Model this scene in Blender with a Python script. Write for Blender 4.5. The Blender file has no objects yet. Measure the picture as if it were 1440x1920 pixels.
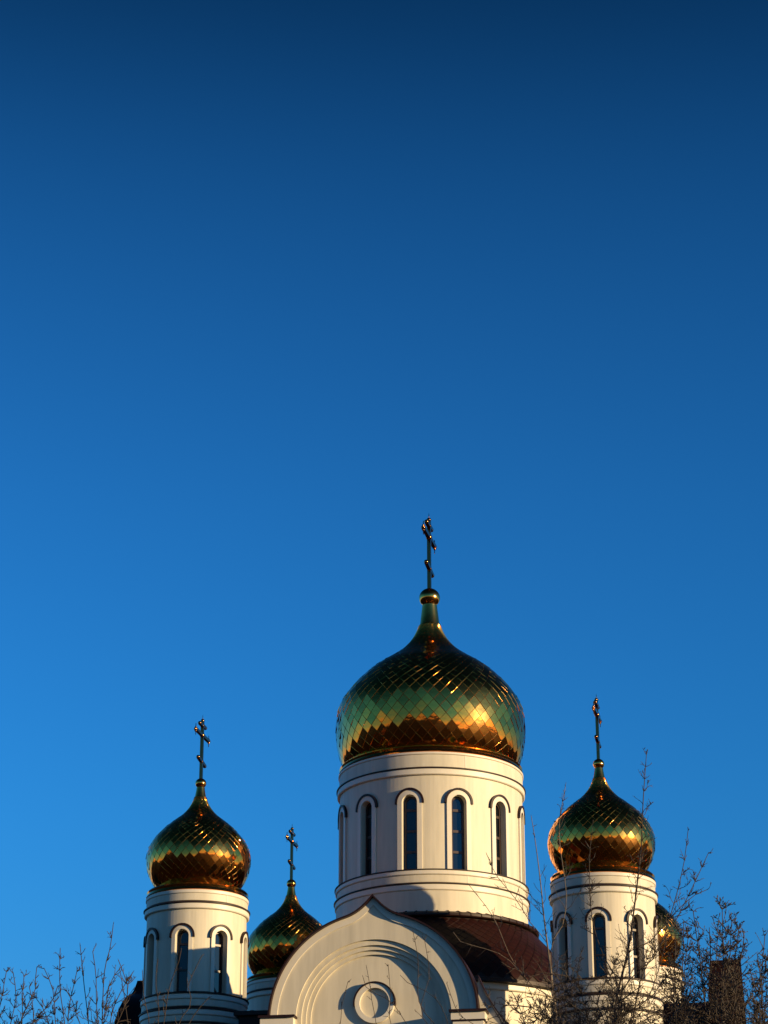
import bpy, math, random
import numpy as np
from mathutils import Matrix, Vector

R = math.radians
SC = bpy.context.scene
COL = SC.collection
random.seed(7)
rng = np.random.default_rng(11)

# ------------------------------------------------------------------ camera
F_PX = 4515.8            # focal length for a picture 1920 px high
PITCH = 22.171
CAM = np.array([0.0, 0.0, 1.6])
cam_d = bpy.data.cameras.new('camera')
cam_d.sensor_fit = 'VERTICAL'
cam_d.sensor_height = 36.0
cam_d.lens = F_PX / 1920 * 36.0
cam_d.clip_start = 0.1
cam_d.clip_end = 12000
cam = bpy.data.objects.new('camera', cam_d)
COL.objects.link(cam)
cam.location = CAM
cam.rotation_euler = (R(90 + PITCH), 0, 0)
SC.camera = cam

# ------------------------------------------------------------------ sky, sun, exposure
SUN_PHI = 60.8           # bearing of the sun from the direction towards the camera (-Y), turning to +X
SUN_EL = 7.3
sun_dir = Vector((math.sin(R(SUN_PHI)) * math.cos(R(SUN_EL)), -math.cos(R(SUN_PHI)) * math.cos(R(SUN_EL)), math.sin(R(SUN_EL))))
world = bpy.data.worlds.new('World')
SC.world = world
world.use_nodes = True
nt = world.node_tree
nt.nodes.clear()
sky = nt.nodes.new('ShaderNodeTexSky')
sky.sky_type = 'NISHITA'
sky.sun_disc = False
sky.sun_elevation = R(SUN_EL)
sky.sun_rotation = math.atan2(sun_dir.x, sun_dir.y)
sky.altitude = 200
sky.air_density = 1.0
sky.dust_density = 0.09
sky.ozone_density = 4.2
# the photograph's sky is a deep, contrasty blue: the Nishita sky with a steeper contrast and a darker zenith
gam = nt.nodes.new('ShaderNodeGamma')
gam.inputs['Gamma'].default_value = 1.4
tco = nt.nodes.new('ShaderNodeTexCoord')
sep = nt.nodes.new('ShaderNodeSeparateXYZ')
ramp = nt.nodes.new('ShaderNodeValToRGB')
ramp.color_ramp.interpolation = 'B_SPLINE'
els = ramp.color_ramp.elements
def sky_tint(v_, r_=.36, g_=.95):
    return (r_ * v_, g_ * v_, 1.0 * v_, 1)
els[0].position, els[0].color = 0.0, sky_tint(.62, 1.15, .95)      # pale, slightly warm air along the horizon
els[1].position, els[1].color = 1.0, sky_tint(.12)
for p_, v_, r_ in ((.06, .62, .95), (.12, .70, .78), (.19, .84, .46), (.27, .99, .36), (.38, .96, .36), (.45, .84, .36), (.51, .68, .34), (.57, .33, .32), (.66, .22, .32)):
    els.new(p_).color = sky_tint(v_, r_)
mul = nt.nodes.new('ShaderNodeMix')
mul.data_type = 'RGBA'
mul.blend_type = 'MULTIPLY'
mul.inputs['Factor'].default_value = 1.0
bg = nt.nodes.new('ShaderNodeBackground')
bg.inputs['Strength'].default_value = 0.096
wo = nt.nodes.new('ShaderNodeOutputWorld')
nt.links.new(sky.outputs[0], gam.inputs[0])
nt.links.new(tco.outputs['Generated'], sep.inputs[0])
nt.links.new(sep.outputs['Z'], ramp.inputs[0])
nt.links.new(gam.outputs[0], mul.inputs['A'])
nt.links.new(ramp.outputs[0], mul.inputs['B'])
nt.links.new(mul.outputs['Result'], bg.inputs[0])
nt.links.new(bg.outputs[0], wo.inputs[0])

sun_d = bpy.data.lights.new('sun', 'SUN')
sun_d.energy = 5.0
sun_d.angle = R(0.53)
sun_d.color = (1.0, 0.715, 0.365)
sun = bpy.data.objects.new('sun', sun_d)
COL.objects.link(sun)
sun.location = (60, -40, 60)
sun.rotation_euler = sun_dir.to_track_quat('Z', 'Y').to_euler()

SC.view_settings.view_transform = 'Standard'
SC.view_settings.look = 'None'
SC.view_settings.exposure = 0.66
SC.view_settings.gamma = 1.0
SC.view_settings.use_curve_mapping = False
SC.cycles.max_bounces = 8
SC.cycles.glossy_bounces = 5
SC.cycles.sample_clamp_indirect = 6.0

# ------------------------------------------------------------------ helpers
def px(x, y, Y):
    """world point at distance Y for a pixel of the 1440 x 1920 photograph"""
    u = (x - 720) / F_PX
    v = (960 - y) / F_PX
    c, s = math.cos(R(PITCH)), math.sin(R(PITCH))
    d = np.array([u, c - v * s, s + v * c])
    return CAM + d * (Y / d[1])

def to_px(P):
    P = np.asarray(P) - CAM
    c, s = math.cos(R(PITCH)), math.sin(R(PITCH))
    zf = P[1] * c + P[2] * s
    yu = -P[1] * s + P[2] * c
    return np.array([720 + F_PX * P[0] / zf, 960 - F_PX * yu / zf])

def make_mesh(name, verts, faces, mat=None, smooth=False):
    me = bpy.data.meshes.new(name)
    me.from_pydata([tuple(map(float, v)) for v in verts], [], faces)
    me.validate()
    if smooth:
        me.polygons.foreach_set('use_smooth', [True] * len(me.polygons))
        if smooth != 'all':
            me.set_sharp_from_angle(angle=R(35))
    if mat:
        me.materials.append(mat)
    me.update()
    return me

def link(name, me, parent=None, label=None, kind=None):
    o = bpy.data.objects.new(name, me)
    COL.objects.link(o)
    if parent:
        o.parent = parent
    if label:
        o['label'] = label
    if kind:
        o['kind'] = kind
    return o

def obj(name, verts, faces, mat, parent=None, smooth=False, label=None, kind=None):
    return link(name, make_mesh(name, verts, faces, mat, smooth), parent, label, kind)

def thing(name, label, cat, loc=(0, 0, 0), rz=0, group=None):
    o = link(name, None)
    o.location = loc
    o.rotation_euler = (0, 0, rz)
    o['label'] = label
    o['category'] = cat
    if group:
        o['group'] = group
    return o

class Geo:
    def __init__(self):
        self.v, self.f = [], []
    def add(self, verts, faces):
        n = len(self.v)
        self.v += [tuple(p) for p in verts]
        self.f += [tuple(i + n for i in f) for f in faces]
    def box(self, x0, x1, y0, y1, z0, z1):
        self.add([(x0, y0, z0), (x1, y0, z0), (x1, y1, z0), (x0, y1, z0), (x0, y0, z1), (x1, y0, z1), (x1, y1, z1), (x0, y1, z1)],
                 [(0, 3, 2, 1), (4, 5, 6, 7), (0, 1, 5, 4), (1, 2, 6, 5), (2, 3, 7, 6), (3, 0, 4, 7)])
    def tube(self, pts, rad, sides=5, cap=True):
        pts = [np.asarray(p, float) for p in pts]
        n = len(pts)
        up = np.array([0.31, 0.87, 0.38])
        vs = []
        for i in range(n):
            d = pts[min(i + 1, n - 1)] - pts[max(i - 1, 0)]
            d = d / (np.linalg.norm(d) + 1e-9)
            a = np.cross(d, up); a /= np.linalg.norm(a) + 1e-9
            b = np.cross(d, a)
            r = rad[i] if hasattr(rad, '__len__') else rad
            for k in range(sides):
                t = 2 * math.pi * k / sides
                vs.append(pts[i] + r * (math.cos(t) * a + math.sin(t) * b))
        fs = []
        for i in range(n - 1):
            for k in range(sides):
                k2 = (k + 1) % sides
                fs.append((i * sides + k, i * sides + k2, (i + 1) * sides + k2, (i + 1) * sides + k))
        if cap:
            fs.append(tuple(range(sides))[::-1])
            fs.append(tuple((n - 1) * sides + k for k in range(sides)))
        self.add(vs, fs)
    def ball(self, c, r, seg=12, rings=8, sz=1.0):
        vs, fs = [], []
        for j in range(1, rings):
            t = math.pi * j / rings
            for i in range(seg):
                p = 2 * math.pi * i / seg
                vs.append((c[0] + r * math.sin(t) * math.cos(p), c[1] + r * math.sin(t) * math.sin(p), c[2] + r * sz * math.cos(t)))
        top, bot = len(vs), len(vs) + 1
        vs += [(c[0], c[1], c[2] + r * sz), (c[0], c[1], c[2] - r * sz)]
        for j in range(rings - 2):
            for i in range(seg):
                i2 = (i + 1) % seg
                fs.append((j * seg + i, (j + 1) * seg + i, (j + 1) * seg + i2, j * seg + i2))
        for i in range(seg):
            i2 = (i + 1) % seg
            fs.append((top, i, i2))
            fs.append((bot, (rings - 2) * seg + i2, (rings - 2) * seg + i))
        self.add(vs, fs)
    def build(self, name, mat, parent=None, smooth=False, label=None, kind=None):
        return obj(name, self.v, self.f, mat, parent, smooth, label, kind)

def lathe(prof, seg=96, cap=True):
    vs, fs = [], []
    for r, z in prof:
        for i in range(seg):
            t = 2 * math.pi * i / seg
            vs.append((r * math.sin(t), -r * math.cos(t), z))
    for j in range(len(prof) - 1):
        for i in range(seg):
            i2 = (i + 1) % seg
            fs.append((j * seg + i, j * seg + i2, (j + 1) * seg + i2, (j + 1) * seg + i))
    if cap:
        fs.append(tuple(range(seg))[::-1])
        fs.append(tuple((len(prof) - 1) * seg + i for i in range(seg)))
    return vs, fs

def spline(prof, n):
    """resample a profile with Catmull-Rom at even arc length"""
    P = np.array(prof, float)
    P = np.vstack([2 * P[0] - P[1], P, 2 * P[-1] - P[-2]])
    out = []
    for i in range(1, len(P) - 2):
        for t in np.linspace(0, 1, 24, endpoint=False):
            a, b, c, d = P[i - 1], P[i], P[i + 1], P[i + 2]
            out.append(.5 * ((2 * b) + (c - a) * t + (2 * a - 5 * b + 4 * c - d) * t * t + (3 * b - a - 3 * c + d) * t ** 3))
    out.append(P[-2])
    out = np.array(out)
    s = np.r_[0, np.cumsum(np.linalg.norm(np.diff(out, axis=0), axis=1))]
    q = np.linspace(0, s[-1], n)
    return np.stack([np.interp(q, s, out[:, k]) for k in range(out.shape[1])], 1), s[-1]

# ------------------------------------------------------------------ materials
def mat(name, col, rough=0.6, metal=0.0, noise=None, bump=None, spec=None, col2=None, ior=None, coat=None):
    m = bpy.data.materials.new(name)
    m.use_nodes = True
    t = m.node_tree
    b = t.nodes['Principled BSDF']
    b.inputs['Base Color'].default_value = (*col, 1)
    b.inputs['Roughness'].default_value = rough
    b.inputs['Metallic'].default_value = metal
    if spec is not None:
        b.inputs['Specular IOR Level'].default_value = spec
    if ior:
        b.inputs['IOR'].default_value = ior
    if coat:
        b.inputs['Coat Weight'].default_value = coat
    if noise or bump:
        tc = t.nodes.new('ShaderNodeTexCoord')
    if noise:
        scale, lo, hi, stretch = noise
        mp = t.nodes.new('ShaderNodeMapping')
        mp.inputs['Scale'].default_value = (1, 1, stretch)
        t.links.new(tc.outputs['Object'], mp.inputs[0])
        n = t.nodes.new('ShaderNodeTexNoise')
        n.inputs['Scale'].default_value = scale
        n.inputs['Detail'].default_value = 6
        n.inputs['Roughness'].default_value = .62
        t.links.new(mp.outputs[0], n.inputs['Vector'])
        mr = t.nodes.new('ShaderNodeMapRange')
        mr.inputs['From Min'].default_value = .3
        mr.inputs['From Max'].default_value = .7
        t.links.new(n.outputs['Fac'], mr.inputs['Value'])
        mx = t.nodes.new('ShaderNodeMix')
        mx.data_type = 'RGBA'
        c2 = col2 or col
        mx.inputs['A'].default_value = (*[c * lo for c in c2], 1)
        mx.inputs['B'].default_value = (*[min(1, c * hi) for c in col], 1)
        t.links.new(mr.outputs[0], mx.inputs['Factor'])
        t.links.new(mx.outputs['Result'], b.inputs['Base Color'])
    if bump:
        scale, strength, dist = bump
        n = t.nodes.new('ShaderNodeTexNoise')
        n.inputs['Scale'].default_value = scale
        n.inputs['Detail'].default_value = 3
        t.links.new(tc.outputs['Object'], n.inputs['Vector'])
        bp = t.nodes.new('ShaderNodeBump')
        bp.inputs['Strength'].default_value = strength
        bp.inputs['Distance'].default_value = dist
        t.links.new(n.outputs['Fac'], bp.inputs['Height'])
        t.links.new(bp.outputs[0], b.inputs['Normal'])
    return m

M_WHITE = mat('white_plaster', (.58, .535, .435), .55, noise=(2.6, .79, 1.04, .11), bump=(40, .18, .004))
M_TRIM = mat('white_trim', (.62, .58, .50), .45, noise=(3, .93, 1.0, .5))
M_BROWN = mat('brown_flashing', (.016, .0042, .0028), .5, noise=(4, .7, 1.1, 1), spec=.3)
M_ROOF = mat('brown_shingle', (.017, .0036, .0025), .5, noise=(2.2, .6, 1.2, 1), bump=(8, .15, .01), spec=.2)
M_ROOFBASE = mat('dark_underlay', (.02, .010, .008), .7)
def gold(name, col, rough, haze, hr, noise, bump):
    """polished metal with a thin hazy film: a sharp and a broad reflection"""
    m = mat(name, col, rough, 1.0, noise=noise, bump=bump)
    t = m.node_tree
    b1 = t.nodes['Principled BSDF']
    b2 = t.nodes.new('ShaderNodeBsdfPrincipled')
    b2.inputs['Metallic'].default_value = 1.0
    b2.inputs['Roughness'].default_value = hr
    b2.inputs['Base Color'].default_value = (.96, .60, .22, 1)
    for l in list(t.links):
        if l.to_node == b1 and l.to_socket.name == 'Normal':
            t.links.new(l.from_socket, b2.inputs['Normal'])
    mx = t.nodes.new('ShaderNodeMixShader')
    mx.inputs[0].default_value = haze
    t.links.new(b1.outputs[0], mx.inputs[1])
    t.links.new(b2.outputs[0], mx.inputs[2])
    t.links.new(mx.outputs[0], t.nodes['Material Output'].inputs[0])
    return m
M_GOLD = gold('gold_plate', (.97, .30, .042), .05, .05, .26, (3, .86, 1.05, 1), (2.6, .22, .03))
M_GOLDS = gold('gold_smooth', (.94, .34, .06), .09, .07, .28, (5, .85, 1.05, 1), (6, .08, .01))
M_GOLDX = mat('gold_cross', (.40, .15, .05), .16, 1.0)
M_GOLDBASE = mat('gold_seam', (.20, .12, .035), .35, 1.0)
M_FRAME = mat('dark_window_frame', (.030, .014, .010), .4)
M_GLASS = mat('window_glass', (.006, .009, .013), .03, spec=.5, ior=1.55, bump=(1.2, .05, .02))
M_SOIL = mat('bare_ground', (.020, .014, .010), 1.0, spec=.05, noise=(.12, .6, 1.2, 1), col2=(.015, .013, .010), bump=(6, .4, .03))
M_BARK = mat('bark', (.030, .019, .013), .8, noise=(9, .6, 1.3, .4))
M_BARKP = mat('pale_bark', (.13, .10, .075), .75, noise=(7, .45, 1.2, .5))
M_TWIG = mat('twig', (.018, .010, .007), .7)
M_BUD = mat('bud', (.028, .018, .010), .7)

# ------------------------------------------------------------------ ground
gv, gf = [], []
gn = 96
rings = [0, 30, 60, 100, 160, 300, 700, 2000, 6000]
gv.append((0, 60, 0))
for r in rings[1:]:
    for i in range(gn):
        t = 2 * math.pi * i / gn
        gv.append((r * math.cos(t), 60 + r * math.sin(t), 0))
for i in range(gn):
    gf.append((0, 1 + i, 1 + (i + 1) % gn))
for j in range(len(rings) - 2):
    for i in range(gn):
        i2 = (i + 1) % gn
        a, b = 1 + j * gn, 1 + (j + 1) * gn
        gf.append((a + i, b + i, b + i2, a + i2))
obj('ground', gv, gf, M_SOIL, kind='structure')

# ------------------------------------------------------------------ church
CX, CY, TH = 1.962, 97.604, -9.979
SX, SY = 7.734, 8.438
church = thing('church', 'white church with five golden onion domes, ogee gables and brown roofs', 'church', (CX, CY, 0), R(TH))
CM = np.array(Matrix.Translation((CX, CY, 0)) @ Matrix.Rotation(R(TH), 4, 'Z'))
def loc2w(p):
    return CM[:3, :3] @ np.asarray(p) + CM[:3, 3]

def arch_line(w, zb, zs, n=20, ogee=0.0, oh=18.0, rise=None):
    """points (u, v) of an arched outline from lower left over the top to lower right"""
    pts = [(-w, zb)]
    for i in range(n + 1):
        a = 180 - 180 * i / n
        r = w + ogee * max(0, 1 - abs(a - 90) / oh) ** 2.6
        pts.append((r * math.cos(R(a)), zs + r * math.sin(R(a)) * (1 if rise is None else rise)))
    pts.append((w, zb))
    return pts

def strip(g, inner, outer, d0, d1, mp):
    """solid band between two outlines from depth d0 (front) to d1 (back); mp maps (u, v, d) to space"""
    n = len(inner)
    vs = [mp(*inner[i], d0) for i in range(n)] + [mp(*outer[i], d0) for i in range(n)] + [mp(*inner[i], d1) for i in range(n)] + [mp(*outer[i], d1) for i in range(n)]
    fs = []
    for i in range(n - 1):
        fs.append((i, i + 1, n + i + 1, n + i)[::-1])                       # front
        fs.append((i, i + 1, 2 * n + i + 1, 2 * n + i))                     # inner side
        fs.append((n + i, n + i + 1, 3 * n + i + 1, 3 * n + i)[::-1])       # outer side
        fs.append((2 * n + i, 2 * n + i + 1, 3 * n + i + 1, 3 * n + i))     # back
    fs.append((0, n, 3 * n, 2 * n)[::-1])
    fs.append((n - 1, 2 * n - 1, 4 * n - 1, 3 * n - 1))
    g.add(vs, fs)

def fill(g, line, d, mp):
    """flat sheet inside an outline, in columns so that it follows a curved mapping"""
    n = len(line)
    zb = line[0][1]
    vs = [mp(*p, d) for p in line] + [mp(p[0], zb, d) for p in line]
    fs = [(i, i + 1, n + i + 1, n + i)[::-1] for i in range(1, n - 2)]
    g.add(vs, fs)

BEND = .40
NORMALS = {}
TILES = []      # candidate tiles of every dome: (projected size, dome, mesh, matrix)

def tile_rows(prof, N, aspect, smin, smax):
    """row positions (arc length) along a profile, tile height following its width"""
    s = np.r_[0, np.cumsum(np.linalg.norm(np.diff(prof, axis=0), axis=1))]
    rows, q = [], smin
    while q < smax:
        r = np.interp(q, s, prof[:, 0])
        rows.append(q)
        q += max(.030, .5 * aspect * 2 * math.pi * r / N)
    return s, rows

def tile_mesh(prof, s, rows, j, N, lift, name, material):
    """one diamond plate of row j, made at bearing 0 with its origin at its middle"""
    def P(u, q):
        r, z = np.interp(q, s, prof[:, 0]), np.interp(q, s, prof[:, 1])
        return np.array([r * math.sin(u), -r * math.cos(u), z])
    h = math.pi / N
    c = P(0, rows[j])
    top, bot, le, ri = P(0, rows[j + 1]), P(0, rows[j - 1]), P(-h, rows[j]), P(h, rows[j])
    nrm = np.cross(ri - le, top - bot)
    nrm /= np.linalg.norm(nrm)
    cen = (top + bot + le + ri) / 4
    vs = []
    for p, l in ((bot, 1.6), (ri, 1.0), (top, .35), (le, 1.0)):
        q = p - nrm * np.dot(p - cen, nrm)
        q = cen + (q - cen) * (.955 if name == 'tile' else .915)
        vs.append(q + nrm * (lift * l + np.dot(c - cen, nrm) * .6) - c)
    lo = [(v + c - cen) * (1.045 if name == 'tile' else 1.03) + cen - c - nrm * lift * 2.4 for v in vs]
    me = make_mesh(name, vs + lo, [(0, 1, 2, 3), (0, 4, 5, 1), (1, 5, 6, 2), (2, 6, 7, 3), (3, 7, 4, 0)], material, smooth='all')
    # the plates are bent a little over the dome: their faces shade half way between flat and the dome's own curve
    def N3(u, q):
        e = 1e-3
        n_ = np.cross(P(u + e, q) - P(u - e, q), P(u, min(q + e, s[-1])) - P(u, max(q - e, 0)))
        return n_ / (np.linalg.norm(n_) + 1e-12)
    cn = [N3(0, rows[j - 1]), N3(h, rows[j]), N3(0, rows[j + 1]), N3(-h, rows[j])]
    ln = []
    for poly in me.polygons:
        for vi in poly.vertices:
            if poly.index == 0:
                n_ = cn[vi] * BEND + nrm * (1 - BEND)
                ln.append(tuple(n_ / np.linalg.norm(n_)))
            else:
                pa, pb = poly.vertices[0], poly.vertices[3]
                out = (vs[pa] + vs[pb]) / 2 - sum(vs) / 4
                out = out / np.linalg.norm(out)
                n_ = nrm + .35 * out if vi < 4 else out + .25 * nrm
                ln.append(tuple(n_ / np.linalg.norm(n_)))
    me.normals_split_custom_set(ln)
    NORMALS[me.name] = np.array(ln)
    return me, c, nrm

def plate_surface(parent, prof, N, aspect, smin, smax, lift, material, pname, tilt, max_parts_px, store):
    s, rows = tile_rows(prof, N, aspect, smin, smax)
    PM = np.array(parent.matrix_basis)
    for j in range(1, len(rows) - 1):
        me, c, nrm = tile_mesh(prof, s, rows, j, N, lift, pname, material)
        for i in range(N):
            u = 2 * math.pi * (i + .5 * (j % 2)) / N
            rz = Matrix.Rotation(u, 4, 'Z')
            a, b = np.clip(rng.normal(0, tilt, 2), -2 * tilt, 2 * tilt)
            tl = Matrix.Rotation(a, 4, Vector((1, 0, 0))) @ Matrix.Rotation(b, 4, Vector((0, 0, 1)))
            M = rz @ Matrix.Translation(Vector(c)) @ tl
            wp = loc2w(PM[:3, 3] + np.array(M)[:3, 3])
            wn = CM[:3, :3] @ (np.array(rz)[:3, :3] @ nrm)
            view = CAM - wp
            facing = np.dot(view / np.linalg.norm(view), wn)
            q = to_px(wp)
            size = 0
            if facing > .05 and -10 < q[0] < 1450 and q[1] < 1925:
                w = 2 * math.pi * np.hypot(c[0], c[1]) / N
                size = math.sqrt(w * (rows[j + 1] - rows[j - 1]) / 2 * facing) * F_PX / np.linalg.norm(view)
            store.append((size, parent, me, M, pname))

def finish_tiles(store, limit, material):
    """the largest in view become parts, the others one joined part for each surface"""
    store.sort(key=lambda t: -t[0])
    rest = {}
    for k, (size, parent, me, M, pname) in enumerate(store):
        if k < limit and size > 6:
            o = link(pname, me, parent)
            o.matrix_basis = M
        else:
            rest.setdefault(parent.name, []).append((parent, me, M, pname))
    for lst in rest.values():
        g = Geo()
        cache = {}
        ln = []
        for parent, me, M, pname in lst:
            if me.name not in cache:
                cache[me.name] = (np.array([v.co for v in me.vertices]), [tuple(p.vertices) for p in me.polygons])
            v, f = cache[me.name]
            A = np.array(M)
            g.add(v @ A[:3, :3].T + A[:3, 3], f)
            ln.append(NORMALS[me.name] @ A[:3, :3].T)
        o = g.build('plating' if 'tile' in lst[0][3] else 'shingling', material, lst[0][0], smooth='all', kind='stuff')
        o.data.normals_split_custom_set(np.vstack(ln).tolist())

# --- windowed drum -------------------------------------------------
def drum(cx, cy, P, label):
    """P: dictionary of radii and heights. Returns nothing; adds parts to the church"""
    d = link('drum', None, church)
    d.location = (cx, cy, 0)
    d['label'] = label
    nw, off = P['n'], R(P['off'])
    rw = P['rw']
    w, zb, zs = P['w'], P['sill'], P['spring']
    top = P['walltop']
    half = math.pi / nw
    def mpr(phi0, r):
        def f(u, v, dd):
            t = phi0 + u / r
            return ((r - dd) * math.sin(t), -(r - dd) * math.cos(t), v)
        return f
    # wall with openings
    g = Geo()
    arch = arch_line(w, zb, zs, 14)
    for k in range(nw):
        mp = mpr(off + k * 2 * half, rw)
        S = half * rw
        for sgn in (-1, 1):
            us = np.linspace(w, S, 5) * sgn
            for q in range(4):
                a, b = us[q], us[q + 1]
                quad = [mp(a, zb, 0), mp(b, zb, 0), mp(b, top, 0), mp(a, top, 0)]
                g.add(quad, [(0, 1, 2, 3) if sgn > 0 else (3, 2, 1, 0)])
        pts = arch[1:-1]
        for i in range(len(pts) - 1):
            (u0, v0), (u1, v1) = pts[i], pts[i + 1]
            g.add([mp(u0, v0, 0), mp(u1, v1, 0), mp(u1, top, 0), mp(u0, top, 0)], [(0, 1, 2, 3)])
        for i in range(len(arch) - 1):
            (u0, v0), (u1, v1) = arch[i], arch[i + 1]
            g.add([mp(u0, v0, 0), mp(u1, v1, 0), mp(u1, v1, .42), mp(u0, v0, .42)], [(0, 1, 2, 3)])
    g.build('drum_wall', M_WHITE, d, smooth=True)
    # mouldings: each ring one lathe
    for name, prof, m in P['rings']:
        v, f = lathe(prof, P['seg'], cap=False)
        n = len(prof)
        sg = P['seg']
        f += [((n - 1) * sg + i, (n - 1) * sg + (i + 1) % sg, (i + 1) % sg, i) for i in range(sg)]
        obj(name, v, f, m, d, smooth=True)
    # thin panel joints across the friezes
    for zj0, zj1, rj in P['joints']:
        for k in range(P['njoint']):
            a = R(P['joff'] + 360 * k / P['njoint'])
            c_, s_ = math.cos(a), math.sin(a)
            q = lambda r, u, z: (r * s_ + u * c_, -r * c_ + u * s_, z)
            g = Geo()
            g.add([q(rj, -.018, zj0), q(rj + .02, -.018, zj0), q(rj + .02, .018, zj0), q(rj, .018, zj0), q(rj, -.018, zj1), q(rj + .02, -.018, zj1), q(rj + .02, .018, zj1), q(rj, .018, zj1)],
                  [(0, 1, 5, 4), (1, 2, 6, 5), (2, 3, 7, 6)])
            g.build('panel_joint', M_TRIM, d)
    # windows
    for k in range(nw):
        phi = off + k * 2 * half
        wv = CM[:3, :3] @ np.array([math.sin(phi), -math.cos(phi), 0])
        wp = loc2w((cx, cy, zs))
        if np.dot((CAM - wp)[:2] / np.linalg.norm((CAM - wp)[:2]), wv[:2]) < -.35:
            continue
        mp = mpr(phi, rw)
        mp2 = mpr(phi, rw)
        g = Geo()
        strip(g, arch_line(w + .01, zb, zs, 14), arch_line(w + P['sur'], zb, zs, 14), -P['surd'], .02, mp)
        win = g.build('window', M_TRIM, church, smooth=True)
        win.location = (cx, cy, 0)
        g = Geo()
        hl = zs - P['hoodleg']
        strip(g, arch_line(w + P['sur'], hl, zs, 16), arch_line(w + P['sur'] + P['hood'], hl, zs, 16), -P['surd'] - .04, .02, mp)
        g.build('window_hood', M_BROWN, win, smooth=True)
        fr = P['fr']
        g = Geo()
        strip(g, arch_line(w - fr, zb, zs, 14), arch_line(w, zb, zs, 14), .20, .30, mp)
        for m in P['bars']:
            a = mp(-w, m - fr * .55, .21), mp(w, m - fr * .55, .21), mp(w, m + fr * .55, .21), mp(-w, m + fr * .55, .21), mp(-w, m - fr * .55, .29), mp(w, m - fr * .55, .29), mp(w, m + fr * .55, .29), mp(-w, m + fr * .55, .29)
            g.add(a, [(0, 1, 2, 3), (0, 4, 5, 1), (3, 2, 6, 7)])
        g.build('window_frame', M_FRAME, win)
        bars = [zb] + P['bars']
        for q in range(len(bars)):
            g = Geo()
            z0 = bars[q]
            tilt = random.uniform(-.012, .012), random.uniform(-.010, .010)
            def mpt(u, v, dd, z0=z0, tilt=tilt):
                return mp(u, v, dd + u * tilt[0] + (v - z0) * tilt[1])
            if q < len(bars) - 1:
                z1 = bars[q + 1]
                vs = [mpt(-w + fr * .5, z0, .25), mpt(w - fr * .5, z0, .25), mpt(w - fr * .5, z1, .25), mpt(-w + fr * .5, z1, .25)]
                g.add(vs, [(0, 1, 2, 3)])
            else:
                fill(g, arch_line(w - fr * .5, z0, zs, 14), .25, mpt)
            g.build('window_pane', M_GLASS, win)
    # dark inside so that the openings are closed
    v, f = lathe([(rw - .45, zb - .3), (rw - .45, top)], 48, cap=True)
    obj('inner_shell', v, f, M_FRAME, d)
    return d

def dome(cx, cy, prof, N, aspect, smin, smax, neck, ball, label, lift, tilt):
    d = link('dome', None, church)
    d.location = (cx, cy, 0)
    d['label'] = label
    pr, L = spline(prof, 220)
    base = pr[::3].copy()
    base[:, 0] = np.maximum(base[:, 0] - .025, .02)
    v, f = lathe([tuple(p) for p in base], 72, cap=False)
    obj('dome_shell', v, f, M_GOLDBASE, d, smooth='all')
    plate_surface(d, pr, N, aspect, smin * L, smax * L, lift, M_GOLD, 'tile', tilt, 0, TILES)
    v, f = lathe(neck, 16)
    obj('neck', v, f, M_GOLDS, d, smooth=True)
    zc, r = ball
    v, f = lathe([(r * .62, zc - r * 1.02), (r * .68, zc - r * .95)] + [(r * math.cos(R(a)), zc + r * math.sin(R(a)) * .95) for a in range(-46, 91, 8)] , 32)
    obj('ball', v, f, M_GOLDS, d, smooth='all')
    return d

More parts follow.
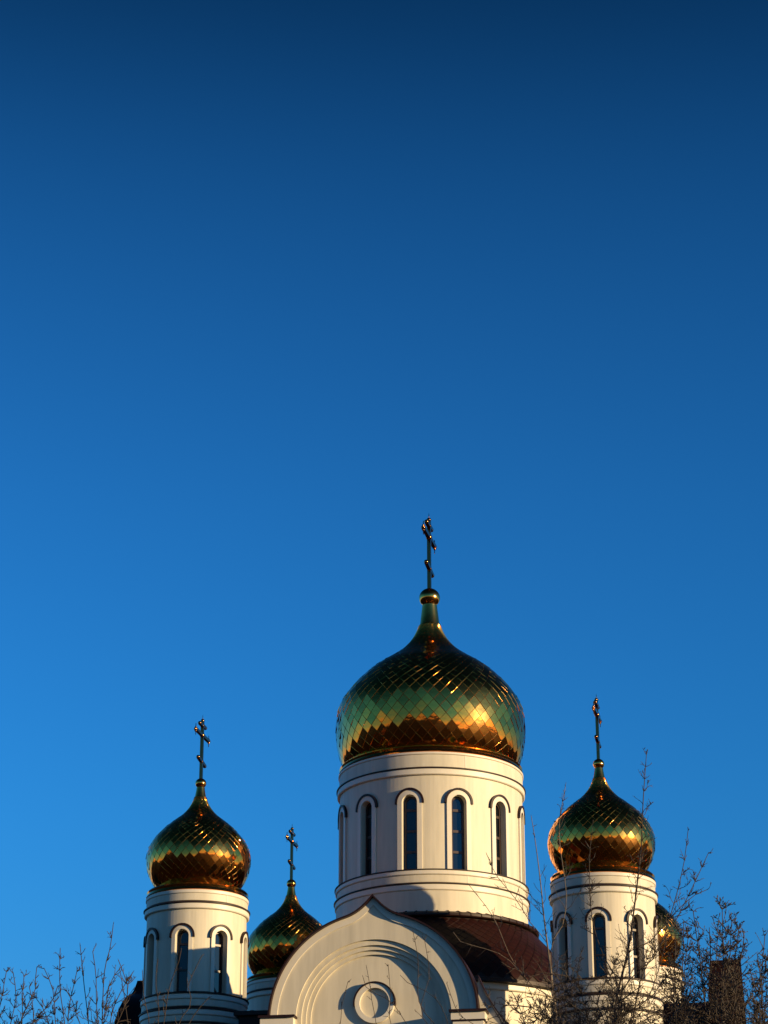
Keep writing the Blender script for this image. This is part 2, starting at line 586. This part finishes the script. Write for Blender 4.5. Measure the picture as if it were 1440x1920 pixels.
def cross(cx, cy, z0, h, label):
    """eight-pointed cross with beaded ends, its arms across the facade"""
    k = h / 3.72
    c = link('cross', None, church)
    c.location = (cx, cy, z0)
    c.rotation_euler = (0, 0, R(-3))
    c['label'] = label
    t = .085 * k
    def bar(g, y0, za, y1, zb_, th):
        n = 1
        a = np.array([0, y0, za]); b = np.array([0, y1, zb_])
        dr = (b - a) / np.linalg.norm(b - a)
        up = np.cross(dr, [1, 0, 0])
        vs = []
        for p in (a, b):
            for sx, su in ((-1, -1), (1, -1), (1, 1), (-1, 1)):
                vs.append(p + np.array([1, 0, 0]) * sx * th + up * su * th)
        g.add(vs, [(0, 1, 2, 3), (7, 6, 5, 4), (0, 4, 5, 1), (1, 5, 6, 2), (2, 6, 7, 3), (3, 7, 4, 0)])
    g = Geo(); bar(g, 0, 0, 0, 3.48 * k, t); g.build('post', M_GOLDX, c)
    ang = R(2)
    bars = [('upper_bar', 3.20 * k, .54 * k, 0), ('cross_bar', 2.62 * k, 1.27 * k, 0), ('slanted_bar', 1.04 * k, .66 * k, -.10 * k)]
    for nm, z, l, dz in bars:
        g = Geo(); bar(g, -l, z - dz, l, z + dz, t * 1.0); g.build(nm, M_GOLDX, c)
        for sg in (-1, 1):
            e = np.array([0, sg * l, z + sg * dz])
            g = Geo()
            g.ball(e, .11 * k, 12, 8)
            if nm == 'cross_bar':
                g.tube([e + [0, 0, -.34 * k], e + [0, 0, .34 * k]], [.02 * k, .02 * k], 5)
                g.ball(e + np.array([0, 0, .12 * k]), .06 * k, 10, 6)
                g.ball(e + np.array([0, 0, -.12 * k]), .06 * k, 10, 6)
                g.ball(e + np.array([0, sg * .12 * k, 0]), .06 * k, 10, 6)
            g.build('finial', M_GOLDX, c, smooth='all')
    g = Geo(); e = np.array([0, 0, 3.50 * k])
    g.ball(e, .11 * k, 12, 8); g.ball(e + [0, 0, -.18 * k], .09 * k, 10, 6); g.tube([e, e + [0, 0, .34 * k]], [.03 * k, .008 * k], 5)
    g.build('finial', M_GOLDX, c, smooth='all')
    g = Geo(); g.ball((0, 0, 2.62 * k), .15 * k, 14, 8); g.build('boss', M_GOLDX, c, smooth='all')
    g = Geo(); g.ball((0, 0, 3.20 * k), .12 * k, 14, 8); g.build('boss', M_GOLDX, c, smooth='all')
    g = Geo(); g.ball((0, 0, 1.04 * k), .12 * k, 14, 8); g.build('boss', M_GOLDX, c, smooth='all')

# --- the large tower in the middle
def ringp(r0, ri, zb, zt, bev=.03):
    return [(ri, zb), (r0 - bev, zb), (r0, zb + bev), (r0, zt - bev), (r0 - bev, zt), (ri, zt)]
MAIN = dict(n=12, off=-4.2, rw=3.80, w=.30, sill=24.52, spring=27.29, walltop=28.42, sur=.20, surd=.07, hood=.085, hoodleg=.05,
            fr=.095, bars=[25.30, 26.15, 27.01], seg=120, njoint=6, joff=-29.7, joints=[(28.74, 29.25, 3.82), (24.0, 24.29, 3.90)], rings=[
    ('gold_band', [(3.3, 29.36), (3.83, 29.36), (3.86, 29.40), (3.80, 29.52), (3.84, 29.60), (3.78, 29.66), (3.3, 29.68)], M_GOLDS),
    ('cornice', ringp(3.87, 3.5, 29.255, 29.357, .02), M_TRIM),
    ('frieze', ringp(3.83, 3.5, 28.735, 29.252, .01), M_WHITE),
    ('flashing', [(3.5, 28.655), (3.95, 28.655), (3.95, 28.69), (3.835, 28.732), (3.5, 28.732)], M_BROWN),
    ('cornice', ringp(3.91, 3.5, 28.40, 28.652, .03), M_TRIM),
    ('flashing', [(3.4, 24.485), (4.0, 24.485), (4.0, 24.51), (3.82, 24.555), (3.4, 24.555)], M_BROWN),
    ('moulding', ringp(3.96, 3.4, 24.295, 24.482, .03), M_TRIM),
    ('moulding', ringp(3.91, 3.4, 23.985, 24.292, .02), M_WHITE),
    ('flashing', [(3.4, 23.915), (4.03, 23.915), (4.03, 23.945), (3.92, 23.982), (3.4, 23.982)], M_BROWN),
    ('moulding', ringp(3.98, 3.4, 23.67, 23.912, .03), M_TRIM),
    ('drum_base', ringp(3.93, 3.4, 21.6, 23.667, .02), M_WHITE)])
drum(0, 0, MAIN, 'wide white central drum with twelve tall arched windows')
dz = .13
MAIN_PROF = [(3.42, 29.55), (3.72, 29.95), (3.89, 30.50), (3.965, 31.10), (3.965, 31.75), (3.86, 32.33), (3.64, 32.75), (3.17, 33.36), (2.48, 34.02), (1.75, 34.52), (1.20, 34.93), (.82, 35.35), (.58, 35.76), (.45, 36.12)]
dome(0, 0, MAIN_PROF, 50, 1.12, .0, 1.0, [(.45, 36.05), (.425, 36.15), (.385, 36.5), (.33, 36.95), (.33, 37.0)], (37.36, .455), 'largest golden onion dome, above the central drum', .012, .034)
cross(0, 0, 37.75, 3.45, 'tallest gilded cross, above the largest dome')

# --- the four small towers
SMALL = dict(n=8, off=-1.5, rw=1.89, w=.245, sill=18.70, spring=20.78, walltop=21.82, sur=.15, surd=.06, hood=.075, hoodleg=.05,
             fr=.07, bars=[19.55, 20.52], seg=80, njoint=4, joff=-40, joints=[(22.12, 22.385, 1.915)], rings=[
    ('gold_band', [(1.4, 22.53), (1.93, 22.53), (1.955, 22.56), (1.91, 22.66), (1.94, 22.74), (1.89, 22.80), (1.4, 22.82)], M_GOLDS),
    ('cornice', ringp(1.955, 1.6, 22.39, 22.527, .02), M_TRIM),
    ('frieze', ringp(1.925, 1.6, 22.115, 22.387, .01), M_WHITE),
    ('flashing', [(1.6, 22.015), (2.03, 22.015), (2.03, 22.05), (1.93, 22.112), (1.6, 22.112)], M_BROWN),
    ('cornice', ringp(1.99, 1.6, 21.80, 22.012, .03), M_TRIM),
    ('flashing', [(1.5, 18.635), (2.05, 18.635), (2.05, 18.665), (1.91, 18.73), (1.5, 18.73)], M_BROWN),
    ('moulding', ringp(2.01, 1.5, 18.435, 18.632, .03), M_TRIM),
    ('moulding', ringp(1.97, 1.5, 18.175, 18.432, .02), M_WHITE),
    ('flashing', [(1.5, 18.065), (2.07, 18.065), (2.07, 18.10), (1.98, 18.172), (1.5, 18.172)], M_BROWN),
    ('moulding', ringp(2.03, 1.5, 17.85, 18.062, .03), M_TRIM),
    ('moulding', ringp(1.98, 1.5, 17.62, 17.847, .02), M_WHITE),
    ('flashing', [(1.5, 17.54), (2.10, 17.54), (2.10, 17.57), (1.99, 17.617), (1.5, 17.617)], M_BROWN),
    ('drum_base', ringp(2.0, 1.5, 15.2, 17.537, .02), M_WHITE)])
SMALL_PROF = [(1.48, 22.75), (1.68, 23.10), (1.83, 23.36), (1.94, 23.66), (1.99, 23.95), (1.985, 24.20), (1.91, 24.52), (1.75, 24.82), (1.53, 25.09), (1.28, 25.35), (.98, 25.60), (.68, 25.84), (.43, 26.13), (.28, 26.42), (.225, 26.62)]
for sx, sy, where in ((-1, -1, 'beside the front gable, nearest the tall bare twigs'), (1, -1, 'rising behind the bare tree branches'),
                      (-1, 1, 'half hidden behind the front gable'), (1, 1, 'mostly hidden behind the tower in the branches')):
    x, y = sx * SX, sy * SY
    drum(x, y, SMALL, 'small white drum ' + where)
    dome(x, y, SMALL_PROF, 38, 1.12, 0, 1.0, [(.225, 26.58), (.21, 26.65), (.17, 26.88), (.16, 26.97)], (27.14, .215), 'small golden onion dome ' + where, .009, .036)
    cross(x, y, 27.32, 2.52, 'small gilded cross ' + where)
finish_tiles(TILES, 300, M_GOLD)

# --- round base under the large drum and its shingled skirt roof
v, f = lathe([(6.15, 13.0), (6.15, 19.85)], 120)
obj('base_wall', v, f, M_WHITE, church, smooth=True)
v, f = lathe([(6.0, 19.38), (6.24, 19.38), (6.27, 19.42), (6.27, 19.66), (6.0, 19.66)], 120, cap=False)
obj('base_cornice', v, f, M_TRIM, church, smooth=True)
RP = [(6.46, 19.74), (6.32, 20.10), (5.97, 20.62), (5.53, 21.16), (5.08, 21.62), (4.60, 22.12), (4.25, 22.48), (4.0, 22.70)]
roof = link('roof', None, church, label='brown skirt roof of diamond shingles round the central drum')
rp, rl = spline(RP, 120)
v, f = lathe([(6.1, 19.62), (6.46, 19.62), (6.46, 19.70)] + [(a - .03, b - .02) for a, b in rp[::4]], 96, cap=False)
obj('roof_deck', v, f, M_ROOFBASE, roof, smooth=True)
SH = []
plate_surface(roof, rp, 70, 1.0, .0, rl * .985, .010, M_ROOF, 'shingle', .010, 0, SH)
finish_tiles(SH, 260, M_ROOF)
v, f = lathe([(3.9, 22.60), (4.30, 22.56), (4.34, 22.60), (4.34, 22.68), (4.05, 22.80), (3.9, 22.82)], 120, cap=False)
obj('roof_collar', v, f, M_BROWN, roof, smooth=True)
for k in range(60):
    g = Geo()
    a = R(6 * k)
    for dr in (0,):
        c, s = math.cos(a), math.sin(a)
        def P3(r, u, z): return (r * s + u * c, -r * c + u * s, z)
        g.add([P3(3.95, -.03, 22.66), P3(4.37, -.03, 22.60), P3(4.37, .03, 22.60), P3(3.95, .03, 22.66), P3(3.95, -.03, 22.86), P3(4.37, -.03, 22.70), P3(4.37, .03, 22.70), P3(3.95, .03, 22.86)],
              [(4, 5, 6, 7), (0, 1, 5, 4), (1, 2, 6, 5), (2, 3, 7, 6)])
    if k == 0:
        me0 = make_mesh('collar_seam', g.v, g.f, M_BROWN)
    o = link('collar_seam', me0, roof)
    o.rotation_euler = (0, 0, a)

# --- body of the church
BW, BTOP = 10.35, 15.3
g = Geo(); g.box(-BW, BW, -BW - .6, BW + .6, 0, BTOP); g.build('wall', M_WHITE, church)
g = Geo(); g.box(-BW - .35, BW + .35, -BW - .95, BW + .95, BTOP + .003, BTOP + .16); g.build('eaves', M_BROWN, church)
g = Geo(); g.box(-BW - .2, BW + .2, -BW - .8, BW + .8, BTOP - .42, BTOP - .003); g.build('cornice', M_TRIM, church)

# --- gables with ogee arches on the four sides
ZC = 16.93
def gable(ang, dist, label, front):
    """a raised arched gable, its face at distance dist from the middle, facing bearing ang"""
    ga = link('gable', None, church, label=label)
    ga.rotation_euler = (0, 0, R(ang))
    D = dist
    def mp(u, v, d): return (u, -D + d, v)
    n = 128
    def A(w, og=0.0, zb=8.0): return arch_line(w, zb, ZC, n, og, 18)
    RO, RR, R1, R2, R3, R4 = 3.66, 3.42, 2.76, 2.58, 2.43, 2.28
    T = 1.25 if front else .95
    g = Geo(); strip(g, A(RR, .56), A(RO, .58), -.05, T, mp); g.build('rim', M_TRIM, ga, smooth=True)
    g = Geo(); strip(g, A(R1), A(RR - .002, .56), 0, .6, mp); g.build('archivolt', M_WHITE, ga, smooth=True)
    dd = .095
    for k, (a, b) in enumerate(((R2, R1), (R3, R2), (R4, R3))):
        g = Geo(); strip(g, A(a), A(b - .002), dd * (k + 1), .6, mp); g.build('archivolt', M_WHITE, ga, smooth=True)
    g = Geo(); fill(g, A(R4 + .02), dd * 4, mp); g.build('tympanum', M_WHITE, ga)
    g = Geo(); fill(g, A(RO - .05, .55), T - .05, mp); o = g.build('gable_back', M_WHITE, ga)
    # roof sheet over the arch, its edge standing forward of the face
    arc = [p for p in arch_line(RO + .005, ZC + .25, ZC, n, .59, 18)]
    arc2 = [p for p in arch_line(RO + .065, ZC + .25, ZC, n, .62, 18)]
    arc[0] = (arc[0][0], ZC - .02); arc[-1] = (arc[-1][0], ZC - .02)
    arc2[0] = (arc2[0][0], ZC - .02); arc2[-1] = (arc2[-1][0], ZC - .02)
    g = Geo(); strip(g, arc, arc2, -.22, T + .06, mp); g.build('roof_edge', M_BROWN, ga, smooth=True)
    # capitals of the two pilasters
    for sg in (-1, 1):
        x0, x1 = sorted((sg * 2.72, sg * 4.02))
        g = Geo(); g.box(x0, x1, -D - .42, -D + T - .1, ZC + .06, ZC + .14); g.build('capital_flashing', M_BROWN, ga)
        for q, (e, za, zb_) in enumerate(((.06, -.20, .057), (.12, -.46, -.203), (.20, -.72, -.463), (.26, -8.9, -.723))):
            g = Geo(); g.box(x0 + e, x1 - e, -D - .38 + e, -D + T - .12, ZC + za, ZC + zb_); g.build('capital' if q < 3 else 'pilaster', M_TRIM if q < 3 else M_WHITE, ga)
            if q in (1, 2):
                g = Geo(); g.box(x0 + e - .05, x1 - e + .05, -D - .38 + e - .05, -D + T - .3, ZC + zb_ - .045, ZC + zb_ - .003 + .001); g.build('capital_flashing', M_BROWN, ga)
    # round medallion
    zc, ro, ri = 17.50, .70, .53
    m = link('medallion', None, ga)
    def circ(r, n=48, a0=0, a1=360): return [(r * math.cos(R(a)), zc + r * math.sin(R(a))) for a in np.linspace(a0, a1, n)]
    g = Geo(); strip(g, circ(ri)[::-1], circ(ro)[::-1], dd * 4 - .15, dd * 4 + .05, mp); g.build('medallion', M_TRIM, ga, smooth=True)
    bpy.data.objects.remove(m)
    g = Geo(); strip(g, circ(ro + .002, 32, 188, -8), circ(ro + .05, 32, 188, -8), dd * 4 - .20, dd * 4 + .02, mp); g.build('medallion_hood', M_BROWN, ga, smooth=True)
    # vault roof behind the gable, lower than its crown
    g = Geo(); strip(g, arch_line(2.75, 16.5, ZC - .2, 40), arch_line(2.85, 16.5, ZC - .2, 40), T + .002, D - 5.95, mp); g.build('vault_roof', M_ROOF, ga, smooth=True)
    # arm of the church below
    g = Geo(); g.box(-3.62, 3.62, -D + .62, -BW, 0, ZC - 1.0); g.build('arm_wall', M_WHITE, ga)
    g = Geo(); g.box(-3.60, 3.60, -D + .30, -D + .618, 0, 8.0); g.build('arm_wall', M_WHITE, ga)
    return ga
gable(0, 13.5, 'front ogee gable with stepped arches and a round medallion', True)
gable(-90, 12.15, 'ogee gable on the side turned away from the sun', False)
gable(90, 12.2, 'ogee gable seen edge-on behind the bare bushes', False)

# swept shoulder wall beside the front gable
sh = []
for i in range(17):
    t = i / 16
    sh.append((3.66 + 1.75 * t, 16.3 + 2.0 * (1 - t) ** 2.1))
vs = [(a, -13.15, b) for a, b in sh] + [(a, -13.15, 12) for a, b in sh] + [(a, -12.6, b) for a, b in sh] + [(a, -12.6, 12) for a, b in sh]
n = len(sh)
fs = []
for i in range(n - 1):
    fs += [(n + i, n + i + 1, i + 1, i), (2 * n + i, 2 * n + i + 1, 3 * n + i + 1, 3 * n + i), (i, i + 1, 2 * n + i + 1, 2 * n + i)]
fs.append((n - 1, 2 * n - 1, 4 * n - 1, 3 * n - 1))
obj('shoulder_wall', vs, fs, M_WHITE, church)
g = Geo()
vs, fs = [], []
for a, b in sh:
    for y, z in ((-13.24, .005), (-12.55, .005), (-12.55, .07), (-13.24, .07)):
        vs.append((a, y, b + z))
for i in range(n - 1):
    for k in range(4):
        k2 = (k + 1) % 4
        fs.append((4 * i + k, 4 * i + k2, 4 * i + 4 + k2, 4 * i + 4 + k)[::-1])
obj('shoulder_coping', vs, fs, M_BROWN, church)

# low roof between the front gable and the tower beside it
g = Geo(); g.box(-5.45, -3.75, -10.8, -8.2, 15.0, 17.65); g.build('corner_wall', M_ROOF, church)  # wall in the dark roof material: its shade is put into the colour
g = Geo(); g.box(-5.6, -3.72, -11.0, -8.1, 17.653, 17.80); g.build('corner_roof', M_BROWN, church)
# gutter of the skirt roof
ev = []
for rr, zz in ((6.47, 19.63), (6.58, 19.63), (6.58, 19.76), (6.42, 19.80)):
    ev.append((rr, zz))
v, f = lathe(ev, 96, cap=False)
obj('gutter', v, f, M_BROWN, roof, smooth=True)

# ------------------------------------------------------------------ bare trees in front of the church
def unit(v):
    return v / (np.linalg.norm(v) + 1e-9)

def bare_tree(label, Y, stems, trunk_r, seed, side=(.9, .45), dens=3.0, sub=3.0, bark=None, buds=.5, twig_r=.006, bud_s=.022, up=.35, group='bare trees in front of the church', name='bare_tree', spread=1.0, start=.12, root=None, depth=1.0):
    """stems: polylines in photograph pixels, lowest point first; each stem becomes a real limb at distance Y (+ its own offset)"""
    rg = np.random.default_rng(seed)
    bark = bark or M_BARK
    pts0 = [px(x, y, Y) for x, y in stems[0][1][:1]][0]
    rx = root if root is not None else pts0[0] + .3 * rg.normal()
    base = np.array([rx, Y, 0.0])
    t = thing(name, label, 'tree', tuple(base), 0, group)
    low = min(px(s[1][0][0], s[1][0][1], Y)[2] for s in stems)
    fork_z = low * .45
    fork = np.array([rx * .6 + pts0[0] * .4, Y, fork_z])
    gt, gb, gu = Geo(), Geo(), Geo()
    n = 7
    tp = [base + (fork - base) * i / (n - 1) + np.array([.05, .05, 0]) * rg.normal(size=3) * (0 < i < n - 1) for i in range(n)]
    gt.tube([p - base for p in tp], np.linspace(trunk_r, trunk_r * .62, n), 8)
    def bud(p, d):
        s = bud_s * rg.uniform(.6, 1.3)
        a = unit(np.cross(d, [.3, .5, .8])); b = np.cross(d, a)
        w = s * .38
        vs = [p, p + d * s * .8 + a * w, p + d * s * .8 + b * w, p + d * s * .8 - a * w, p + d * s * .8 - b * w, p + d * s * 2.0]
        gu.add(vs, [(0, 2, 1), (0, 3, 2), (0, 4, 3), (0, 1, 4), (5, 1, 2), (5, 2, 3), (5, 3, 4), (5, 4, 1)])
    def shoot(p, d, L, r, level):
        k = 5 if level == 1 else 4
        pts = [p]
        q = p.copy()
        dd = unit(d)
        for i in range(k):
            dd = unit(dd + rg.normal(size=3) * .20 + np.array([0, 0, up * .22]))
            q = q + dd * L / k
            pts.append(q)
        gb.tube(pts, np.linspace(r, max(twig_r * .55, r * .35), k + 1), 4 if level == 1 else 3, cap=False)
        if rg.random() < buds:
            bud(pts[-1], dd)
        for i in range(1, k):
            if rg.random() < buds * .6:
                bud(pts[i], unit(dd + rg.normal(size=3) * .6))
        if level < 3:
            m = rg.poisson(L * sub * (1.0 if level == 1 else .8))
            for _ in range(min(m, 9)):
                f = rg.uniform(.2, .95)
                i = min(int(f * k), k - 1)
                pp = pts[i] + (pts[i + 1] - pts[i]) * (f * k - i)
                ax = unit(pts[i + 1] - pts[i])
                rnd = rg.normal(size=3); rnd[1] *= depth
                sidev = unit(np.cross(ax, rnd))
                shoot(pp, ax * .75 + sidev * rg.uniform(.5, .95) * spread, L * rg.uniform(.28, .55) * (1.1 - .5 * f), max(twig_r * .8, r * .5), level + 1)
    for dY, pl, r0 in stems:
        P = [px(x, y, Y + dY * (.3 + .7 * i / max(1, len(pl) - 1))) for i, (x, y) in enumerate(pl)]
        P = [fork, fork * .45 + P[0] * .55 + np.array([0, 0, .1])] + P
        sp, L = spline(P, max(12, len(P) * 5))
        rad = np.linspace(r0, twig_r, len(sp)) ** 1.0
        gt.tube([p - base for p in sp], rad, 6, cap=False)
        sl = np.r_[0, np.cumsum(np.linalg.norm(np.diff(sp, axis=0), axis=1))]
        vis0 = max(sl[-1] * start, next((sl[i] for i in range(len(sp)) if to_px(sp[i])[1] < 2030), 0))
        m = rg.poisson((sl[-1] - vis0) * dens)
        bud(sp[-1] - base, unit(sp[-1] - sp[-2]))
        for _ in range(m):
            f = rg.uniform(vis0, sl[-1] * .985)
            i = min(np.searchsorted(sl, f), len(sp) - 1)
            ax = unit(sp[i] - sp[i - 1])
            rnd = rg.normal(size=3); rnd[1] *= depth
            sidev = unit(np.cross(ax, rnd))
            rem = (sl[-1] - f)
            Ls = rg.uniform(.35, 1.0) * side[0] * (.25 + .75 * min(1, rem / 2.5))
            shoot(sp[i] - base, ax * .72 + sidev * rg.uniform(.5, 1.0) * spread, Ls, max(twig_r, rad[i] * side[1]), 1)
    gt.build('trunk', bark, t, smooth='all')
    gb.build('crown', M_TWIG, t, kind='stuff')
    if gu.v:
        gu.build('buds', M_BUD, t, kind='stuff')
    return t

# tall slim tree with a pale trunk, standing beside the brown roof
bare_tree('tall slim bare tree with a pale trunk before the brown roof', 52, [
    (0, [(1048, 1990), (1042, 1900), (1030, 1800), (1020, 1720), (1013, 1650), (1004, 1580), (996, 1530)], .05),
    (.6, [(1030, 1790), (1000, 1740), (970, 1690), (930, 1640), (912, 1600)], .016),
    (-.5, [(1032, 1800), (1052, 1745), (1062, 1680), (1048, 1560), (1060, 1475)], .020),
    (.3, [(1036, 1850), (985, 1830), (940, 1790), (862, 1765), (850, 1748)], .016),
    (.4, [(1040, 1900), (1000, 1850), (960, 1800), (925, 1720), (880, 1660)], .016),
], .12, 3, side=(.75, .38), dens=4.5, sub=3.4, bark=M_BARKP, buds=.55, twig_r=0.0068, bud_s=.016, start=.3)
# tree whose longest shoot crosses the dome beside it
bare_tree('bare tree with one long shoot crossing the small dome', 46, [
    (0, [(1150, 1990), (1155, 1880), (1178, 1780), (1192, 1680), (1202, 1590), (1206, 1500), (1212, 1415)], .045),
    (.5, [(1158, 1860), (1130, 1790), (1110, 1720), (1105, 1620), (1112, 1540)], .020),
    (-.4, [(1160, 1850), (1105, 1840), (1060, 1830), (1010, 1822)], .016),
    (.4, [(1170, 1810), (1215, 1770), (1262, 1715), (1300, 1680), (1326, 1668)], .020),
    (-.5, [(1160, 1880), (1230, 1790), (1262, 1700), (1282, 1620), (1290, 1558)], .022),
    (.3, [(1195, 1860), (1260, 1740), (1300, 1660), (1328, 1600)], .020),
    (-.3, [(1150, 1930), (1210, 1880), (1240, 1800), (1252, 1740)], .020),
], .14, 5, side=(.55, .36), dens=12, sub=6, buds=.9, twig_r=0.0062, bud_s=.016, start=.3)
# tangle of thin branches below the towers
bare_tree('low bare tree tangled with thin branches below the small tower', 40, [
    (0, [(1000, 1990), (1010, 1930), (1030, 1880), (1080, 1850)], .02),
    (.6, [(1010, 1990), (960, 1940), (930, 1900), (915, 1870)], .015),
    (-.6, [(1060, 1990), (1100, 1930), (1160, 1880), (1200, 1850)], .02),
    (.2, [(1080, 1990), (1090, 1920), (1070, 1870), (1075, 1820)], .018),
    (.4, [(1130, 1990), (1180, 1930), (1230, 1900), (1260, 1860)], .02),
    (-.2, [(980, 1990), (985, 1930), (975, 1890), (960, 1860)], .016),
    (.1, [(1150, 1990), (1140, 1930), (1120, 1880), (1135, 1840)], .018),
    (.5, [(1040, 1990), (1050, 1930), (1000, 1890), (950, 1885)], .016),
], .10, 8, side=(.75, .5), dens=30, sub=9, buds=.5, twig_r=0.0062, bud_s=.013, up=.1, spread=1.3, start=.35)
bare_tree('spreading bare tree whose boughs cross the foot of the small tower', 48, [
    (0, [(1100, 1995), (1105, 1930), (1095, 1880), (1082, 1830), (1090, 1785)], .022),
    (.8, [(1105, 1995), (1140, 1930), (1180, 1895), (1220, 1870), (1250, 1830)], .020),
    (-.6, [(1095, 1995), (1060, 1940), (1048, 1890), (1050, 1840), (1062, 1800)], .018),
    (.4, [(1110, 1995), (1160, 1940), (1215, 1920), (1262, 1895)], .020),
    (-.3, [(1100, 1995), (1130, 1930), (1150, 1880), (1145, 1830), (1160, 1790)], .018),
    (.6, [(1100, 1995), (1080, 1950), (1020, 1915), (975, 1900), (940, 1870)], .018),
    (-.8, [(1105, 1995), (1175, 1930), (1195, 1870), (1205, 1820), (1222, 1780)], .018),
    (.1, [(1100, 1995), (1060, 1950), (1010, 1890), (990, 1850)], .016),
], .12, 9, side=(.8, .45), dens=28, sub=9, buds=.6, twig_r=.0066, bud_s=.014, up=.15, spread=1.25, start=.35)
# dense bush with catkins beside the church
bush_specs = [
    ('dense bare bush heavy with catkins before the edge-on gable', 36, 21, [(1300, 1710), (1330, 1742), (1354, 1705), (1372, 1728), (1385, 1742), (1395, 1760), (1345, 1760), (1310, 1760), (1360, 1790)]),
    ('bare bush with catkins reaching out of the picture corner', 38, 22, [(1434, 1755), (1420, 1790), (1436, 1800), (1410, 1830), (1440, 1850), (1425, 1870)]),
    ('thin bare bush with upright catkin shoots beside the farthest dome', 39, 23, [(1252, 1790), (1268, 1740), (1282, 1730), (1290, 1760), (1262, 1830), (1300, 1800)]),
]
for label, Y, sd, tips in bush_specs:
    r_ = random.Random(sd)
    cxm = sum(p[0] for p in tips) / len(tips)
    st = []
    for k, (tx, ty) in enumerate(tips):
        bx = cxm + (tx - cxm) * .15
        st.append((r_.uniform(-.7, .7), [(bx, 1995), (bx + (tx - bx) * .35, 1930), (bx + (tx - bx) * .7 + r_.uniform(-6, 6), (1930 + ty) / 2), (tx, ty)], .016))
    bare_tree(label, Y, st, .09, sd, side=(.80, .5), dens=18, sub=7.5, buds=.6, twig_r=.0062, bud_s=.024, up=.25, spread=1.3, start=.42, name='bare_bush', group='bare bushes with catkins', depth=1.0)
# thin shoots before the gable
bare_tree('sapling with thin budding shoots before the medallion of the gable', 44, [
    (0, [(846, 1990), (822, 1930), (786, 1880), (784, 1800), (774, 1745)], .016),
    (.3, [(840, 1990), (790, 1900), (805, 1830), (796, 1762)], .014),
    (-.3, [(830, 1990), (770, 1930), (735, 1880), (690, 1855), (680, 1830)], .012),
    (.2, [(800, 1990), (720, 1950), (700, 1890), (694, 1850), (687, 1812)], .011),
    (.1, [(790, 1990), (735, 1930), (732, 1860), (728, 1812)], .009),
    (-.2, [(780, 1990), (650, 1960), (640, 1900), (645, 1870), (652, 1842)], .010),
    (.4, [(850, 1990), (840, 1920), (815, 1870), (760, 1840), (752, 1830)], .010),
    (-.4, [(870, 1990), (900, 1935), (860, 1900), (838, 1845)], .012),
], .07, 31, side=(.34, .5), dens=3.2, sub=2.4, buds=.8, twig_r=0.0052, bud_s=.014, start=.35)
# trees beside the shaded tower
bare_tree('bare sapling with sunlit shoots before the drum nearest the sky gap', 43, [
    (0, [(330, 1990), (335, 1920), (360, 1880), (352, 1850), (378, 1793)], .012),
    (.3, [(275, 1990), (280, 1920), (270, 1870), (267, 1820)], .012),
    (-.3, [(300, 1990), (310, 1900), (318, 1850), (336, 1800), (340, 1780)], .012),
    (.2, [(290, 1990), (298, 1900), (292, 1840), (296, 1800)], .011),
    (.1, [(250, 1990), (240, 1920), (232, 1860), (224, 1815)], .011),
    (-.1, [(345, 1990), (350, 1930), (370, 1895), (392, 1870)], .011),
], .07, 41, side=(.34, .5), dens=3.0, sub=2.2, buds=.6, twig_r=0.0070, bud_s=.014, start=.35)
bare_tree('upright bare tree whose straight shoots stand against the sky', 41, [
    (0, [(190, 1990), (192, 1900), (196, 1820), (206, 1780), (212, 1737)], .018),
    (.3, [(170, 1990), (165, 1910), (158, 1850), (154, 1810), (150, 1770)], .016),
    (-.3, [(195, 1990), (182, 1900), (180, 1830), (174, 1785)], .015),
    (.2, [(200, 1990), (210, 1900), (232, 1850), (250, 1822)], .013),
    (-.2, [(185, 1990), (215, 1930), (240, 1860), (222, 1800)], .012),
    (.1, [(180, 1990), (150, 1920), (135, 1875), (125, 1858)], .012),
    (.4, [(190, 1990), (200, 1870), (214, 1830), (228, 1812)], .012),
], .08, 42, side=(.55, .5), dens=9, sub=5, buds=.5, twig_r=0.0071, bud_s=.013, up=.5, start=.35)
bare_tree('twiggy bare tree with one straight central leader', 42, [
    (0, [(125, 1990), (120, 1910), (113, 1860), (112, 1810), (113, 1778)], .018),
    (.3, [(120, 1990), (105, 1930), (100, 1860), (83, 1816)], .013),
    (-.3, [(128, 1990), (128, 1900), (138, 1850), (144, 1822)], .012),
    (.2, [(110, 1990), (95, 1930), (75, 1880), (50, 1860)], .013),
], .08, 43, side=(.5, .5), dens=15, sub=7, buds=.6, twig_r=0.0071, bud_s=.014, up=.4, start=.35)
bare_tree('twiggy bare tree cut off by the edge of the picture', 40, [
    (0, [(20, 1990), (45, 1900), (65, 1860), (66, 1840), (69, 1814)], .020),
    (.4, [(10, 1990), (20, 1920), (30, 1870), (25, 1825)], .014),
    (-.4, [(15, 1990), (50, 1930), (95, 1880), (108, 1850)], .018),
    (.2, [(0, 1990), (-5, 1920), (5, 1860), (12, 1822)], .014),
    (-.2, [(20, 1990), (40, 1930), (42, 1870), (45, 1832)], .014),
    (.0, [(30, 1990), (60, 1930), (62, 1890), (55, 1850)], .014),
], .09, 44, side=(.5, .5), dens=19, sub=9, buds=.6, twig_r=0.0070, bud_s=.014, up=.3, start=.35)
